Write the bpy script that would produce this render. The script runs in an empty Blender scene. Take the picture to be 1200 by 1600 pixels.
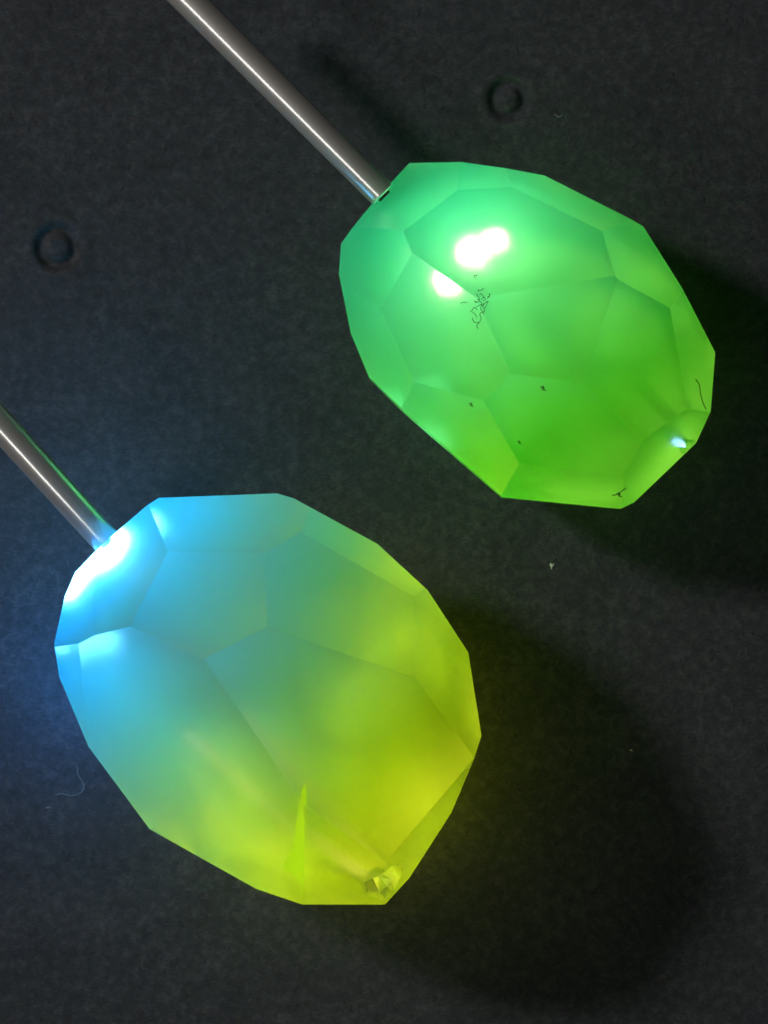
import bpy, bmesh, math, random
import numpy as np
from mathutils import Vector, Matrix
C = bpy.context.scene
R = math.radians
random.seed(7)

# ------------------------------------------------------------------ camera
D = 0.35                       # camera height over the paper, metres
S = 4e-5                       # metres per photo pixel on the paper (1200 x 1600)
cam_d = bpy.data.cameras.new('camera')
cam = bpy.data.objects.new('camera', cam_d)
C.collection.objects.link(cam)
cam.location = (0, 0, D)
cam_d.sensor_fit = 'VERTICAL'
cam_d.lens = 50
cam_d.sensor_height = 50 * 1600 * S / D
cam_d.clip_start = 0.01
cam_d.clip_end = 5
cam_d.dof.use_dof = True
cam_d.dof.focus_distance = D - 0.017
cam_d.dof.aperture_fstop = 22
C.camera = cam

# ------------------------------------------------------------------ world and lamps
w = bpy.data.worlds.new('World'); C.world = w; w.use_nodes = True
w.node_tree.nodes['Background'].inputs[0].default_value = (0.75, 0.8, 0.9, 1)
w.node_tree.nodes['Background'].inputs[1].default_value = 0.006

def area(name, loc, target, size, power, color, size_y=None):
    l = bpy.data.lights.new(name, 'AREA'); l.shape = 'ELLIPSE' if size_y else 'DISK'
    l.size = size
    if size_y: l.size_y = size_y
    l.energy = power; l.color = color
    o = bpy.data.objects.new(name, l); C.collection.objects.link(o)
    o.location = loc
    o.rotation_euler = (Vector(target) - Vector(loc)).to_track_quat('-Z', 'Y').to_euler()
    return o
AZ, EL, LD = R(152), R(42), 0.42
area('desk_lamp', (LD*math.cos(EL)*math.cos(AZ), LD*math.cos(EL)*math.sin(AZ), LD*math.sin(EL)),
     (0, 0, 0.008), 0.06, 0.95, (1.0, 0.95, 0.9))
ST = Vector((-.20, -.20, .40))
strip = area('tube_lamp', ST, (0, 0, 0.008), 0.5, 0.32, (1.0, 0.98, 0.94), size_y=.055)
zx = (ST - Vector((0, 0, .008))).normalized(); xx = Vector((.7071, -.7071, 0)); yx = zx.cross(xx)
strip.rotation_euler = Matrix((xx, yx, zx)).transposed().to_euler()   # its long side runs along the pins

C.view_settings.view_transform = 'Standard'
C.view_settings.look = 'None'
C.view_settings.exposure = 0
C.view_settings.gamma = 1
C.cycles.max_bounces = 32
C.cycles.transmission_bounces = 16
C.cycles.glossy_bounces = 6
C.cycles.diffuse_bounces = 4
C.cycles.volume_bounces = 16
C.cycles.transparent_max_bounces = 16
C.cycles.sample_clamp_indirect = 4
C.cycles.use_denoising = True
C.cycles.denoising_input_passes = 'RGB_ALBEDO_NORMAL'; C.cycles.denoising_prefilter = 'ACCURATE'

# ------------------------------------------------------------------ helpers
def px(x, y, z=0.0):
    """photo pixel (1200 x 1600) seen at height z (metres) -> point"""
    k = S * (D - z) / D
    return Vector(((x - 600) * k, (800 - y) * k, z))

def mat(name):
    m = bpy.data.materials.new(name); m.use_nodes = True
    nt = m.node_tree
    return m, nt, nt.nodes, nt.links, nt.nodes['Principled BSDF']

def link_obj(name, me, m=None, parent=None):
    o = bpy.data.objects.new(name, me)
    C.collection.objects.link(o)
    if m: me.materials.append(m)
    if parent: o.parent = parent
    return o

def bm_obj(name, bm, m=None, parent=None, smooth=False):
    me = bpy.data.meshes.new(name); bm.normal_update()
    bm.to_mesh(me); bm.free()
    if smooth:
        for p in me.polygons: p.use_smooth = True
    return link_obj(name, me, m, parent)

def empty(name, loc):
    o = bpy.data.objects.new(name, None); C.collection.objects.link(o)
    o.location = loc; o.empty_display_size = 0.003
    return o

def tag(o, label=None, cat=None, group=None, kind=None):
    if label: o['label'] = label
    if cat: o['category'] = cat
    if group: o['group'] = group
    if kind: o['kind'] = kind
    return o

def frame(axis):
    a = Vector(axis).normalized()
    u = a.cross(Vector((0, 0, 1)))
    if u.length < 1e-4: u = Vector((1, 0, 0))
    u.normalize(); v = a.cross(u)
    return a, u, v

def lathe(bm, p0, axis, prof, n=48):
    """surface of revolution, prof = [(distance along axis, radius)]"""
    a, u, v = frame(axis); p0 = Vector(p0); rings = []
    for t, r in prof:
        rings.append([bm.verts.new(p0 + a*t + (u*math.cos(2*math.pi*k/n) + v*math.sin(2*math.pi*k/n))*r) for k in range(n)])
    for r0, r1 in zip(rings, rings[1:]):
        for k in range(n):
            bm.faces.new((r0[k], r0[(k+1) % n], r1[(k+1) % n], r1[k]))
    return rings

def tube_path(bm, pts, rad, n=6):
    pts = [Vector(p) for p in pts]; prev = None
    for i, p in enumerate(pts):
        d = pts[min(i+1, len(pts)-1)] - pts[max(i-1, 0)]
        a, u, v = frame(d)
        r = rad * (1 if 0 < i < len(pts)-1 else .45)
        ring = [bm.verts.new(p + (u*math.cos(2*math.pi*k/n) + v*math.sin(2*math.pi*k/n))*r) for k in range(n)]
        if prev:
            for k in range(n):
                bm.faces.new((prev[k], prev[(k+1) % n], ring[(k+1) % n], ring[k]))
        else:
            bm.faces.new(ring[::-1])
        prev = ring
    bm.faces.new(prev)

# ------------------------------------------------------------------ paper
RINGS = [(90, 386, 27.0, 11.0, 1.0), (795, 155, 24.0, 11.0, .9)]
def paper_height(X, Y):
    """relief of the sheet in photo pixels: two pressed ring grooves"""
    h = 0.0
    for cx, cy, r, wd, k in RINGS:
        d = math.hypot(X - cx, Y - cy)
        if d < 90:
            h -= 12.0*k*math.exp(-((d - r)/wd)**2*2)
            h += 1.5*k*math.exp(-((d - r - 17)/8)**2)
    return h
def make_paper():
    bm = bmesh.new()
    xs = sorted(set([-2500, -1600, -1000, -600, -300] + list(range(-100, 1301, 25)) + [1600, 2000, 2600, 3600]
                    + [v for c in RINGS for v in range(int(c[0])-80, int(c[0])+81, 4)]))
    ys = sorted(set([-2500, -1600, -1000, -600, -300] + list(range(-100, 1701, 25)) + [2000, 2400, 3000, 4000]
                    + [v for c in RINGS for v in range(int(c[1])-80, int(c[1])+81, 4)]))
    g = [[bm.verts.new(((x-600)*S, (800-y)*S, paper_height(x, y)*S)) for x in xs] for y in ys]
    for j in range(len(ys)-1):
        for i in range(len(xs)-1):
            bm.faces.new((g[j][i], g[j+1][i], g[j+1][i+1], g[j][i+1]))
    m, nt, N, L, P = mat('black_paper')
    tc = N.new('ShaderNodeTexCoord')
    def noise(scale, detail=4, rough=.6, vec=None):
        n = N.new('ShaderNodeTexNoise'); n.inputs['Scale'].default_value = scale
        n.inputs['Detail'].default_value = detail; n.inputs['Roughness'].default_value = rough
        L.new(vec or tc.outputs['Object'], n.inputs['Vector']); return n
    mp = N.new('ShaderNodeMapping'); mp.inputs['Rotation'].default_value = (0, 0, R(25)); mp.inputs['Scale'].default_value = (1, 3.2, 1)
    L.new(tc.outputs['Object'], mp.inputs['Vector'])
    big, mid_, fine = noise(260, 4), noise(1500, 4, .65), noise(3200, 3, .7, mp.outputs['Vector'])
    add = N.new('ShaderNodeMath'); add.operation = 'ADD'; L.new(mid_.outputs['Fac'], add.inputs[0]); L.new(fine.outputs['Fac'], add.inputs[1])
    add2 = N.new('ShaderNodeMath'); add2.operation = 'ADD'; L.new(add.outputs[0], add2.inputs[0])
    bs = N.new('ShaderNodeMath'); bs.operation = 'MULTIPLY'; bs.inputs[1].default_value = .4; L.new(big.outputs['Fac'], bs.inputs[0]); L.new(bs.outputs[0], add2.inputs[1])
    cr = N.new('ShaderNodeValToRGB')
    mr = N.new('ShaderNodeMapRange'); mr.inputs['From Min'].default_value = .75; mr.inputs['From Max'].default_value = 1.65
    L.new(add2.outputs[0], mr.inputs['Value']); L.new(mr.outputs[0], cr.inputs['Fac'])
    e = cr.color_ramp.elements
    e[0].position = 0; e[0].color = (.013, .0155, .018, 1)
    e[1].position = 1; e[1].color = (.066, .070, .077, 1)
    k = cr.color_ramp.elements.new(.5); k.color = (.027, .031, .035, 1)
    L.new(cr.outputs['Color'], P.inputs['Base Color'])
    P.inputs['Roughness'].default_value = .9
    P.inputs['Specular IOR Level'].default_value = .15
    bp = N.new('ShaderNodeBump'); bp.inputs['Strength'].default_value = .6; bp.inputs['Distance'].default_value = 4e-5
    L.new(add.outputs[0], bp.inputs['Height']); L.new(bp.outputs[0], P.inputs['Normal'])
    o = bm_obj('paper_ground', bm, m, smooth=True)
    return tag(o, kind='structure')
make_paper()

# ------------------------------------------------------------------ glass
def glass(name, dens, axis, c0, ramp, rough=.30, aniso=.0):
    """opal glass whose tint, with the hue of scattered light painted in, changes along the drill axis; ramp = [(t, rgb)], t in metres along axis from c0 (bead space)"""
    m, nt, N, L, P = mat(name)
    N.remove(P)
    out = N['Material Output']
    gl = N.new('ShaderNodeBsdfGlass'); gl.inputs['Color'].default_value = (1, 1, 1, 1)
    gl.inputs['IOR'].default_value = 1.46
    tc = N.new('ShaderNodeTexCoord')
    n = N.new('ShaderNodeTexNoise'); n.inputs['Scale'].default_value = 900; n.inputs['Detail'].default_value = 5
    L.new(tc.outputs['Object'], n.inputs['Vector'])
    mr = N.new('ShaderNodeMapRange'); mr.inputs['To Min'].default_value = rough*1.02; mr.inputs['To Max'].default_value = rough*1.35
    L.new(n.outputs['Fac'], mr.inputs['Value']); L.new(mr.outputs[0], gl.inputs['Roughness'])
    sc = N.new('ShaderNodeMapping'); sc.inputs['Rotation'].default_value = (0, .4, .7); sc.inputs['Scale'].default_value = (1, .08, 1)
    s2 = N.new('ShaderNodeTexNoise'); s2.inputs['Scale'].default_value = 5200; s2.inputs['Detail'].default_value = 2
    L.new(tc.outputs['Object'], sc.inputs['Vector']); L.new(sc.outputs[0], s2.inputs['Vector'])
    bp = N.new('ShaderNodeBump'); bp.inputs['Strength'].default_value = .10; bp.inputs['Distance'].default_value = 2e-5
    L.new(s2.outputs['Fac'], bp.inputs['Height']); L.new(bp.outputs[0], gl.inputs['Normal'])
    L.new(gl.outputs[0], out.inputs['Surface'])
    pv = N.new('ShaderNodeVolumePrincipled')
    dn = N.new('ShaderNodeTexNoise'); dn.inputs['Scale'].default_value = 150; dn.inputs['Detail'].default_value = 2; dn.inputs['Distortion'].default_value = .8
    L.new(tc.outputs['Object'], dn.inputs['Vector'])
    dm = N.new('ShaderNodeMapRange'); dm.inputs['From Min'].default_value = .3; dm.inputs['From Max'].default_value = .7
    dm.inputs['To Min'].default_value = dens*.6; dm.inputs['To Max'].default_value = dens*1.4
    L.new(dn.outputs['Fac'], dm.inputs['Value']); L.new(dm.outputs[0], pv.inputs['Density'])
    pv.inputs['Anisotropy'].default_value = aniso
    dt = N.new('ShaderNodeVectorMath'); dt.operation = 'DOT_PRODUCT'
    a = Vector(axis).normalized(); dt.inputs[1].default_value = a
    L.new(tc.outputs['Object'], dt.inputs[0])
    r2 = N.new('ShaderNodeMapRange'); off = a.dot(Vector(c0))
    r2.inputs['From Min'].default_value = ramp[0][0] + off; r2.inputs['From Max'].default_value = ramp[-1][0] + off
    L.new(dt.outputs['Value'], r2.inputs['Value'])
    cr = N.new('ShaderNodeValToRGB'); L.new(r2.outputs[0], cr.inputs['Fac'])
    t0, t1 = ramp[0][0], ramp[-1][0]
    el = cr.color_ramp.elements
    el[0].position = 0; el[0].color = (*ramp[0][1], 1); el[1].position = 1; el[1].color = (*ramp[-1][1], 1)
    for t, c in ramp[1:-1]:
        k = el.new((t-t0)/(t1-t0)); k.color = (*c, 1)
    L.new(cr.outputs['Color'], pv.inputs['Color'])
    pv.inputs['Absorption Color'].default_value = (0, 0, 0, 1)
    L.new(pv.outputs[0], out.inputs['Volume'])
    m.volume_intersection_method if hasattr(m, 'volume_intersection_method') else None
    return m

def convex(planes_in, size=8.0):
    """intersection of half spaces n.p <= d as a bmesh of n-gons"""
    bm = bmesh.new(); bmesh.ops.create_cube(bm, size=size*2)
    for n, d in planes_in:
        n = Vector(n); l = n.length; n = n/l
        r = bmesh.ops.bisect_plane(bm, geom=bm.verts[:]+bm.edges[:]+bm.faces[:], dist=1e-5, plane_co=n*(d/l), plane_no=n, clear_outer=True)
        ed = [e for e in r['geom_cut'] if isinstance(e, bmesh.types.BMEdge)]
        if ed:
            bmesh.ops.holes_fill(bm, edges=ed, sides=0)
    bmesh.ops.remove_doubles(bm, verts=bm.verts, dist=.012)
    bmesh.ops.dissolve_degenerate(bm, edges=bm.edges, dist=.01)
    bmesh.ops.recalc_face_normals(bm, faces=bm.faces)
    return bm

def inside(pt, poly):
    c = False
    for (x1, y1), (x2, y2) in zip(poly, poly[1:]+poly[:1]):
        if (y1 > pt[1]) != (y2 > pt[1]) and pt[0] < (x2-x1)*(pt[1]-y1)/(y2-y1)+x1: c = not c
    return c

def bead_planes(tops, out, cen, under):
    """facets in units of 100 photo pixels about the bead's centre, y up"""
    P = []
    for a, b, c in tops:                       # z <= a x + b y + c   (y down in the photo)
        P.append(((-a, b, 1), c))
    o = [((x-cen[0])/100, (y-cen[1])/100) for x, y in out]
    rim = [Vector((x, -y, min(a*x+b*y+c for a, b, c in tops))) for x, y in o]
    for p, q in zip(rim, rim[1:]+rim[:1]):     # the girdle: narrow upright facets
        e = q - p
        n = Vector((-e.y, e.x, 0)).normalized()
        if n.dot(p) < 0: n = -n
        P.append((n, n.dot(p)))
    for a, b, c in tops:                       # underside: a similar cut, mirrored
        n = Vector((-a*.85, b*.85, -1))
        P.append((n, max(c*under, max(n.dot(v) for v in rim) + .04)))
    return P

def make_bead(label, cat, tops, out, cen, zc_px, under, m, cuts=(), name='faceted_bead'):
    P = bead_planes(tops, out, cen, under)
    bm = convex(P)
    lo = min(v.co.z for v in bm.verts)
    bmesh.ops.bevel(bm, geom=bm.edges[:], offset=.016, segments=2, profile=.5, affect='EDGES', clamp_overlap=True)
    zc = -lo * 100 * S + 2e-5                  # rests on the paper
    k = 100 * S * (D - zc) / D
    zc = -lo * k + 2e-5
    k = 100 * S * (D - zc) / D
    bmesh.ops.scale(bm, vec=(k, k, k), verts=bm.verts)
    root = empty(name, px(cen[0], cen[1], zc))
    tag(root, label, cat, 'faceted glass beads on pins')
    body = bm_obj('body', bm, m, root)
    for cut in cuts:                           # drilled and chipped holes, cut for real
        cb = bmesh.new(); cut(cb, zc, k, root.location)
        bmesh.ops.recalc_face_normals(cb, faces=cb.faces)
        co = bm_obj('cutter', cb); co.location = root.location
        md = body.modifiers.new('hole', 'BOOLEAN'); md.object = co; md.operation = 'DIFFERENCE'; md.solver = 'EXACT'
        bpy.context.view_layer.update()
        me = bpy.data.meshes.new_from_object(body.evaluated_get(bpy.context.evaluated_depsgraph_get()))
        body.modifiers.clear(); old = body.data; body.data = me; me.name = 'body'
        bpy.data.meshes.remove(old); cm = co.data; bpy.data.objects.remove(co); bpy.data.meshes.remove(cm)
    return root, zc, k

G_TOP = [[-0.0051, 0.749, 2.5642], [0.6386, -0.1394, 2.8072], [-0.0982, 0.1868, 2.2874], [0.0227, -0.7632, 3.1053], [-0.6619, -0.0042, 2.9014], [-1.1932, 1.0368, 4.273], [-2.1505, 0.2734, 6.1404], [-0.6841, 2.059, 5.1444], [0.9696, 1.9829, 6.2085], [1.3041, 0.2511, 4.4328], [2.0525, -0.7803, 5.9433], [0.9723, -1.3244, 4.4967], [0.1286, -1.7708, 5.3041], [-1.9088, -1.7703, 8.2212], [0.0749, 1.88, 4.9877]]
G_OUT = [(640,250),(722,254),(850,275),(1005,358),(1060,452),(1118,548),(1108,643),(1088,692),(990,785),(968,795),(785,777),(632,644),(577,590),(548,520),(530,430),(533,382),(588,310)]
B_TOP = [[1.4431, 1.4366, 7.8175], [2.0596, 1.3824, 9.3952], [1.6377, -1.1668, 5.9634], [0.7865, -1.1336, 3.5088], [-0.0019, 0.7336, 3.986], [-0.0293, 2.1972, 7.2575], [-0.9005, 0.7748, 4.0065], [-0.5227, -0.2829, 2.8166], [-2.0101, 0.7889, 6.4683], [0.1196, -1.1363, 3.8487], [-1.6542, -1.2576, 7.2744], [-1.4216, 1.6801, 6.5649]]
B_OUT = [(165,848),(230,792),(250,778),(433,771),(460,779),(590,850),(668,922),(732,1020),(752,1150),(740,1180),(713,1255),(640,1370),(602,1411),(472,1412),(400,1390),(232,1298),(140,1165),(98,1055),(93,1000),(105,930),(120,893)]

m_green = glass('green_opal_glass', 270, (.45, -.89, 0), (0, 0, 0), [(-.010, (.14, .92, .82)), (-.004, (.36, .92, .74)), (.001, (.40, .92, .58)), (.006, (.38, .94, .08)), (.011, (.50, .94, .02))])
m_blue = glass('blue_opal_glass', 300, (.84, -.54, 0), (0, 0, 0), [(-.0126, (.01, .68, .97)), (-.0098, (.30, .87, .965)), (-.0065, (.62, .945, .91)), (-.002, (.74, .957, .80)), (.0035, (.82, .962, .50)), (.008, (.92, .965, .03)), (.012, (.945, .965, .02))])
def drill(x, y, dz, rads, ax, seed, n=14):
    """a rough tapering hole entering at photo pixel (x, y); rads = [(depth px, radius px)]"""
    def f(bm, zc, k, at):
        rr = random.Random(seed)
        a, u, v = frame(ax); o = px(x, y, zc + dz) - at
        rings = []
        for t, r in rads:
            rings.append([bm.verts.new(o + a*t*S + (u*math.cos(2*math.pi*j/n) + v*math.sin(2*math.pi*j/n))*r*S*rr.uniform(.84, 1.14)) for j in range(n)])
        for r0, r1 in zip(rings, rings[1:]):
            for j in range(n): bm.faces.new((r0[j], r0[(j+1) % n], r1[(j+1) % n], r1[j]))
        bm.faces.new(rings[0][::-1]); bm.faces.new(rings[-1])
    return f
def chip(x, y, dz, r, seed):
    def f(bm, zc, k, at):
        rr = random.Random(seed)
        bmesh.ops.create_icosphere(bm, subdivisions=2, radius=r*S)
        for v in bm.verts: v.co *= rr.uniform(.7, 1.25)
        bmesh.ops.translate(bm, vec=px(x, y, zc+dz) - at, verts=bm.verts)
    return f
def top_z(x, y, tops, cen, z, k):
    """height of a bead's upper surface under a photo pixel, and its normal"""
    for _ in range(3):
        zz = z if _ == 0 else h
        p = px(x, y, zz); c = px(cen[0], cen[1], z)
        X, Y = (p.x-c.x)/k, -(p.y-c.y)/k
        a, b, cc = min(tops, key=lambda t: t[0]*X+t[1]*Y+t[2])
        h = z + (a*X+b*Y+cc)*k
    return Vector((p.x, p.y, h)), Vector((-a, b, 1)).normalized()
hole_g = drill(1082, 704, .0006, [(-60, 16), (10, 14), (26, 9), (150, 8)], (-.75, .62, -.05), 4)
hole_b = drill(592, 1366, .0018, [(-80, 40), (0, 30), (14, 20), (26, 12), (170, 10)], (-.50, .45, -.75), 9)
green, zg, kg = make_bead('smaller green faceted glass bead glowing from within', 'bead', G_TOP, G_OUT, (826, 509), 230, .92, m_green, [hole_g, chip(1063, 455, .0032, 7, 1), chip(1058, 726, .0008, 9, 2), chip(757, 637, .0066, 5, 8), chip(970, 800, .0012, 5, 12)])
blue, zb, kb = make_bead('larger faceted glass bead fading from blue to yellow', 'bead', B_TOP, B_OUT, (426.5, 1086.5), 285, .82, m_blue, [hole_b, chip(96, 1058, .0026, 7, 3), chip(432, 1182, .0106, 4, 6), chip(757, 1148, .0004, 5, 5), chip(662, 921, .0025, 5, 15)])
print('bead centre heights', zg, zb)

# ------------------------------------------------------------------ pins with lamps in the tip, and emitters added inside the beads
m_steel, nt, N, L, P = mat('brushed_steel')
N.remove(P)
g1 = N.new('ShaderNodeBsdfGlossy'); g1.inputs['Color'].default_value = (.93, .92, .90, 1); g1.inputs['Roughness'].default_value = .22
g2 = N.new('ShaderNodeBsdfGlossy'); g2.inputs['Color'].default_value = (.85, .83, .79, 1); g2.inputs['Roughness'].default_value = .5
mx = N.new('ShaderNodeMixShader'); mx.inputs[0].default_value = .3
g3 = N.new('ShaderNodeBsdfDiffuse'); g3.inputs['Color'].default_value = (.62, .59, .55, 1)
m2 = N.new('ShaderNodeMixShader'); m2.inputs[0].default_value = .2
L.new(g1.outputs[0], mx.inputs[1]); L.new(g2.outputs[0], mx.inputs[2]); L.new(mx.outputs[0], m2.inputs[1]); L.new(g3.outputs[0], m2.inputs[2])
L.new(m2.outputs[0], N['Material Output'].inputs['Surface'])
tc = N.new('ShaderNodeTexCoord'); mp = N.new('ShaderNodeMapping'); mp.inputs['Rotation'].default_value = (0, 0, R(45)); mp.inputs['Scale'].default_value = (1, .03, 1)
nz = N.new('ShaderNodeTexNoise'); nz.inputs['Scale'].default_value = 6000; nz.inputs['Detail'].default_value = 3
bp = N.new('ShaderNodeBump'); bp.inputs['Strength'].default_value = .12; bp.inputs['Distance'].default_value = 2e-5
L.new(tc.outputs['Object'], mp.inputs['Vector']); L.new(mp.outputs[0], nz.inputs['Vector']); L.new(nz.outputs['Fac'], bp.inputs['Height'])
for g in (g1, g2): L.new(bp.outputs[0], g.inputs['Normal'])
m_dark, nt, N, L, P = mat('dark_bore'); P.inputs['Base Color'].default_value = (.01, .01, .01, 1)

def glow_mat(name, color, strength):
    m, nt, N, L, P = mat(name)
    P.inputs['Emission Color'].default_value = (*color, 1); P.inputs['Emission Strength'].default_value = strength
    return m

def blob(name, p, r, m, root, at, scale=(1, 1, 1), rotz=0):
    bm = bmesh.new(); bmesh.ops.create_icosphere(bm, subdivisions=3, radius=r)
    bmesh.ops.scale(bm, vec=scale, verts=bm.verts)
    bmesh.ops.rotate(bm, matrix=Matrix.Rotation(rotz, 3, 'Z'), verts=bm.verts)
    bmesh.ops.translate(bm, vec=Vector(p) - Vector(at), verts=bm.verts)
    return bm_obj(name, bm, m, root, smooth=True)

def make_pin(label, p_far, p_tip, stub, leds, glow_rod, r0, r1, power, m_glow_rod):
    root = empty('metal_pin', p_tip)
    tag(root, label, 'pin', 'steel pins holding the beads')
    ax = Vector(p_tip) - Vector(p_far); ln = ax.length; r = r1
    bm = bmesh.new()
    lathe(bm, -ax, ax, [(0, 1e-7), (0, r0), (ln*.002, r0), (ln*.3, r0+(r1-r0)*.3), (ln*.6, r0+(r1-r0)*.6), (ln-r*.18, r), (ln-r*.05, r*.96), (ln, r*.86), (ln, r*.72), (ln-r*1.2, r*.70)])
    bm_obj('shaft', bm, m_steel, root, smooth=True)
    bm = bmesh.new(); st = Vector(stub) - Vector(p_tip)
    lathe(bm, -ax.normalized()*r*1.1, ax, [(0, r*.69), (r*1.1, r*.5), (r*1.1 + st.length, r*.5), (r*1.1 + st.length, 1e-7)], 24)
    bm_obj('wire_core', bm, m_dark, root, smooth=True)
    for p, q, f, col in leds:
        blob('lamp', p, q, glow_mat('lamp_light', col, power*f), root, p_tip)
    if glow_rod:
        g0, g1, gr = glow_rod
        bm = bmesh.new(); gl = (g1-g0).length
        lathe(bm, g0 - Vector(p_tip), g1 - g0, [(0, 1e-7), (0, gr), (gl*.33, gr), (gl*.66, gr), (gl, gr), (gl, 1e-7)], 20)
        bm_obj('added_glow_rod', bm, m_glow_rod, root, smooth=True)  # emitting rod added to brighten the bead along its axis
    return root
pin_g = make_pin('steel pin running from the top edge into the green bead', px(255, -40, zg+.001), px(599, 305, zg+.0008), px(601, 307, zg+.0007),
         [(px(738, 432, zg+.0005), 7.5e-4, .88, (.95, 1, .55)), (px(773, 411, zg+.0005), 5.5e-4, .88, (.95, 1, .55)), (px(745, 600, zg-.0072), 1e-3, .14, (.2, 1, .4))], None, 24*S, 21.5*S,  # the last lamp is added low in the bead to spill green on the paper
         58, None)
pin_b = make_pin('steel pin running from the left edge into the blue bead', px(-90, 563, zb+.0035), px(172, 852, zb+.0008), px(176, 856, zb),
         [(px(206, 898, zb-.0005), 1.7e-3, .42, (.17, .63, 1)), (px(158, 938, zb-.0005), 1.2e-3, .42, (.17, .63, 1)), (px(122, 1060, zb-.006), 7e-4, 2.6, (.03, .30, 1))], (px(330, 1085, zb+.0005), px(572, 1342, zb+.0005), 4e-4), 24*S, 22*S,  # the last lamp is added low at the left to spill blue outward
         100, glow_mat('added_rod_glow', (1, .95, .08), 1.1))
blob('added_glow', px(890, 570, zg-.0056), 4.0e-3, glow_mat('green_glow', (.5, 1, .1), 2.0), green, green.location, (1.5, 1, .4), R(-42))  # added emitting body, no real source; brightens the bead's far end
blob('added_glow', px(530, 1160, zb-.0078), 5.2e-3, glow_mat('yellow_glow', (.97, 1, .03), 3.9), blue, blue.location, (1.5, 1, .4), R(-48))  # likewise added, lifts the yellow end from below
blob('emissive_glint', px(1046, 679, zg+.0012), 2.4e-4, glow_mat('glint', (.30, .6, 1), 2.5), pin_g, px(596, 302, zg+.0008), (4.5, 1, 1), R(-36))  # glint at the drilled hole, painted as a small emitting blob

# ------------------------------------------------------------------ marks and chips in the beads
def on_green(x, y): return top_z(x, y, G_TOP, (826, 509), zg, kg)
def on_blue(x, y): return top_z(x, y, B_TOP, (426.5, 1086.5), zb, kb)

m_lint, nt, N, L, P = mat('dark_lint'); P.inputs['Base Color'].default_value = (.03, .045, .02, 1); P.inputs['Roughness'].default_value = .8
m_pale, nt, N, L, P = mat('pale_lint'); P.inputs['Base Color'].default_value = (.5, .52, .52, 1); P.inputs['Roughness'].default_value = .8
m_dim, nt, N, L, P = mat('grey_lint'); P.inputs['Base Color'].default_value = (.20, .22, .24, 1); P.inputs['Roughness'].default_value = .8

def strand(bm, pts, surf, r, lift=1.0):
    q = []
    for x, y in pts:
        p, n = surf(x, y); q.append(p + n*(r*lift))
    tube_path(bm, q, r, 5)
def smooth_pts(pts, n=4):
    out = []
    for i in range(len(pts)-1):
        p0, p1, p2, p3 = pts[max(i-1, 0)], pts[i], pts[i+1], pts[min(i+2, len(pts)-1)]
        for j in range(n):
            t = j/n
            out.append(tuple(.5*((2*p1[k])+(-p0[k]+p2[k])*t+(2*p0[k]-5*p1[k]+4*p2[k]-p3[k])*t*t+(-p0[k]+3*p1[k]-3*p2[k]+p3[k])*t**3) for k in (0, 1)))
    return out + [pts[-1]]
def lint(name, label, cat, strands, surf, r, m, group=None):
    c = strands[0][0]; base = surf(*c)[0]
    bm = bmesh.new()
    for st in strands: strand(bm, smooth_pts(st), surf, r)
    bmesh.ops.translate(bm, vec=-base, verts=bm.verts)
    o = bm_obj(name, bm, m, smooth=True); o.location = base
    return tag(o, label, cat, group)
rnd = random.Random(5)
cl = [[(738, 496), (741, 503), (748, 504), (752, 498), (750, 490), (757, 486), (754, 478)], [(744, 480), (752, 476), (757, 482), (762, 472)],
      [(719, 474), (725, 472), (730, 473)], [(748, 470), (753, 474), (751, 482), (757, 492)]]
for i in range(13):
    x, y = 752 + rnd.gauss(0, 6.5), 473 + rnd.gauss(0, 12)
    st = [(x, y)]
    for j in range(3): st.append((st[-1][0] + rnd.uniform(-5, 5), st[-1][1] + rnd.uniform(-5, 5)))
    cl.append(st)
lint('lint_tuft', 'tangle of dark lint stuck below the bright spot on the green bead', 'lint', cl, on_green, 2.0e-5, m_lint)
lint('hair', 'thin dark curved hair on the right end of the green bead', 'hair', [[(1086, 592), (1092, 602), (1094, 616), (1098, 630), (1103, 640)]], on_green, 3.0e-5, m_lint)
for (x, y, q), lab in (((848, 605, 1.0), 'tiny dark speck in the middle of the green bead, below the lint tangle'), ((811, 690, .7), 'faint dark speck low on the green bead, left of the middle'),
                  ((967, 771, 1.0), 'dark three-legged speck near the bottom corner of the green bead'), ((736, 631, .8), 'dark speck on the lower left facet edge of the green bead')):
    st = [[(x-4*q, y), (x, y-1), (x+3*q, y+2*q)], [(x, y-3*q), (x+1, y), (x-1, y+3*q)], [(x-1, y+1), (x+2*q, y+4*q), (x+5*q, y+4*q)]]
    if x == 967: st += [[(967, 771), (972, 766), (978, 762)], [(966, 771), (960, 773), (956, 773)]]
    lint('dark_speck', lab, 'speck', st, on_green, 3.2e-5*q, m_lint, 'dark specks on the green bead')
def on_paper(x, y): return px(x, y, 0.00003), Vector((0, 0, 1))
lint('lint_thread', 'pale curled thread on the paper left of the blue bead', 'lint', [[(121, 1198), (122, 1210), (129, 1222), (131, 1232), (124, 1240), (110, 1243), (96, 1240), (86, 1243)]], on_paper, 1.6e-5, m_dim)
lint('lint_crumb', 'small pale crescent of lint near the upper ring on the paper', 'lint', [[(867, 178), (871, 182), (876, 182), (879, 178)]], on_paper, 2.6e-5, m_dim)
lint('lint_crumb', 'bright white crumb on the paper between the two beads', 'lint', [[(859, 882), (863, 884), (866, 881)], [(861, 880), (862, 885), (862, 889)]], on_paper, 4.5e-5, m_pale)
lint('lint_crumb', 'lone pale crumb inside the dark shadow right of the blue bead', 'lint', [[(984, 1171), (988, 1173)]], on_paper, 4.0e-5, m_pale)
lint('lint_crumb', 'white crumb on the paper below the pale curled thread', 'lint', [[(72, 1262), (76, 1262), (79, 1260)]], on_paper, 3.2e-5, m_dim)

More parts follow.
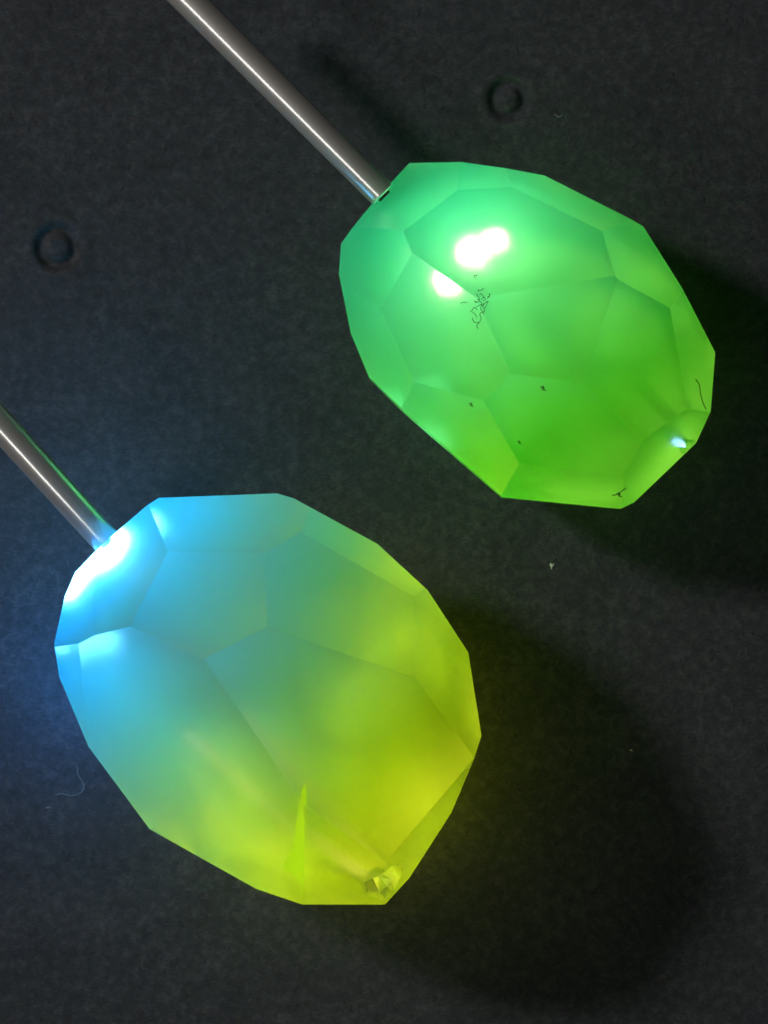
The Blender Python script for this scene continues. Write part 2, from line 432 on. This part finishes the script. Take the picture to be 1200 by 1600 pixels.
# the fracture near the tip of the larger bead, its brightness painted in as emission
m_crack = glow_mat('fracture_emission', (.50, .80, 0), .62); m_crack.node_tree.nodes['Principled BSDF'].inputs['Base Color'].default_value = (.5, .8, .02, 1)
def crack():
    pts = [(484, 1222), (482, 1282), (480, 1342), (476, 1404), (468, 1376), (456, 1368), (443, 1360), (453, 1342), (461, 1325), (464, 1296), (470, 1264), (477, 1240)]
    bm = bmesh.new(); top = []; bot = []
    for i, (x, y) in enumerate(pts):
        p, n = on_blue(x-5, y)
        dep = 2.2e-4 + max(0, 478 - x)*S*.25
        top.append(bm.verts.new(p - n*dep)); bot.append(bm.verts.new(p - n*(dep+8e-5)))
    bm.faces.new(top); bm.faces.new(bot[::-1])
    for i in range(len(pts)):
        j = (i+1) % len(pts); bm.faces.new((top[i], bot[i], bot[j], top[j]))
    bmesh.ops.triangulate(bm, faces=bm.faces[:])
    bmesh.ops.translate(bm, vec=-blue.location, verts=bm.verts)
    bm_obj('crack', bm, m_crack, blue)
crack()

# ------------------------------------------------------------------ fibres of the paper
def fibres():
    rr = random.Random(11); vs = []; fs = []
    for i in range(14000):
        x, y = rr.uniform(-60, 1260), rr.uniform(-60, 1660)
        if any(math.hypot(x-c[0], y-c[1]) < 45 for c in RINGS) and rr.random() < .8: continue
        a = rr.gauss(R(60), .9); ln = rr.uniform(4, 14); bend = rr.gauss(0, .35); r = rr.uniform(.25, .5)
        base = len(vs); n = 4
        z0 = rr.uniform(-.9, .2)
        for j in range(n):
            t = j/(n-1)
            z = (z0 + 1.0*math.sin(math.pi*t))*S
            nx, ny = -math.sin(a), math.cos(a)
            h = paper_height(x, y)*S
            for du, dz in ((-r, 0), (0, r*1.2), (r, 0)):
                vs.append(((x+nx*du-600)*S, (800-y-ny*du)*S, h+z+dz*S))
            x += math.cos(a)*ln/(n-1); y += math.sin(a)*ln/(n-1); a += bend/(n-1)
        for j in range(n-1):
            for k in range(2):
                b0 = base+j*3+k; fs.append((b0, b0+1, b0+4, b0+3))
    me = bpy.data.meshes.new('paper_fibres'); me.from_pydata(vs, [], fs); me.update()
    m, nt, N, L, P = mat('paper_fibre')
    oi = N.new('ShaderNodeNewGeometry'); cr = N.new('ShaderNodeValToRGB')
    cr.color_ramp.elements[0].color = (.024, .028, .032, 1); cr.color_ramp.elements[1].color = (.075, .08, .086, 1)
    L.new(oi.outputs['Random Per Island'], cr.inputs['Fac']); L.new(cr.outputs['Color'], P.inputs['Base Color'])
    P.inputs['Roughness'].default_value = .9; P.inputs['Specular IOR Level'].default_value = .2
    o = link_obj('paper_fibres', me, m)
    tag(o, 'fine short fibres raised on the black paper', 'fibres', None, 'stuff')
fibres()
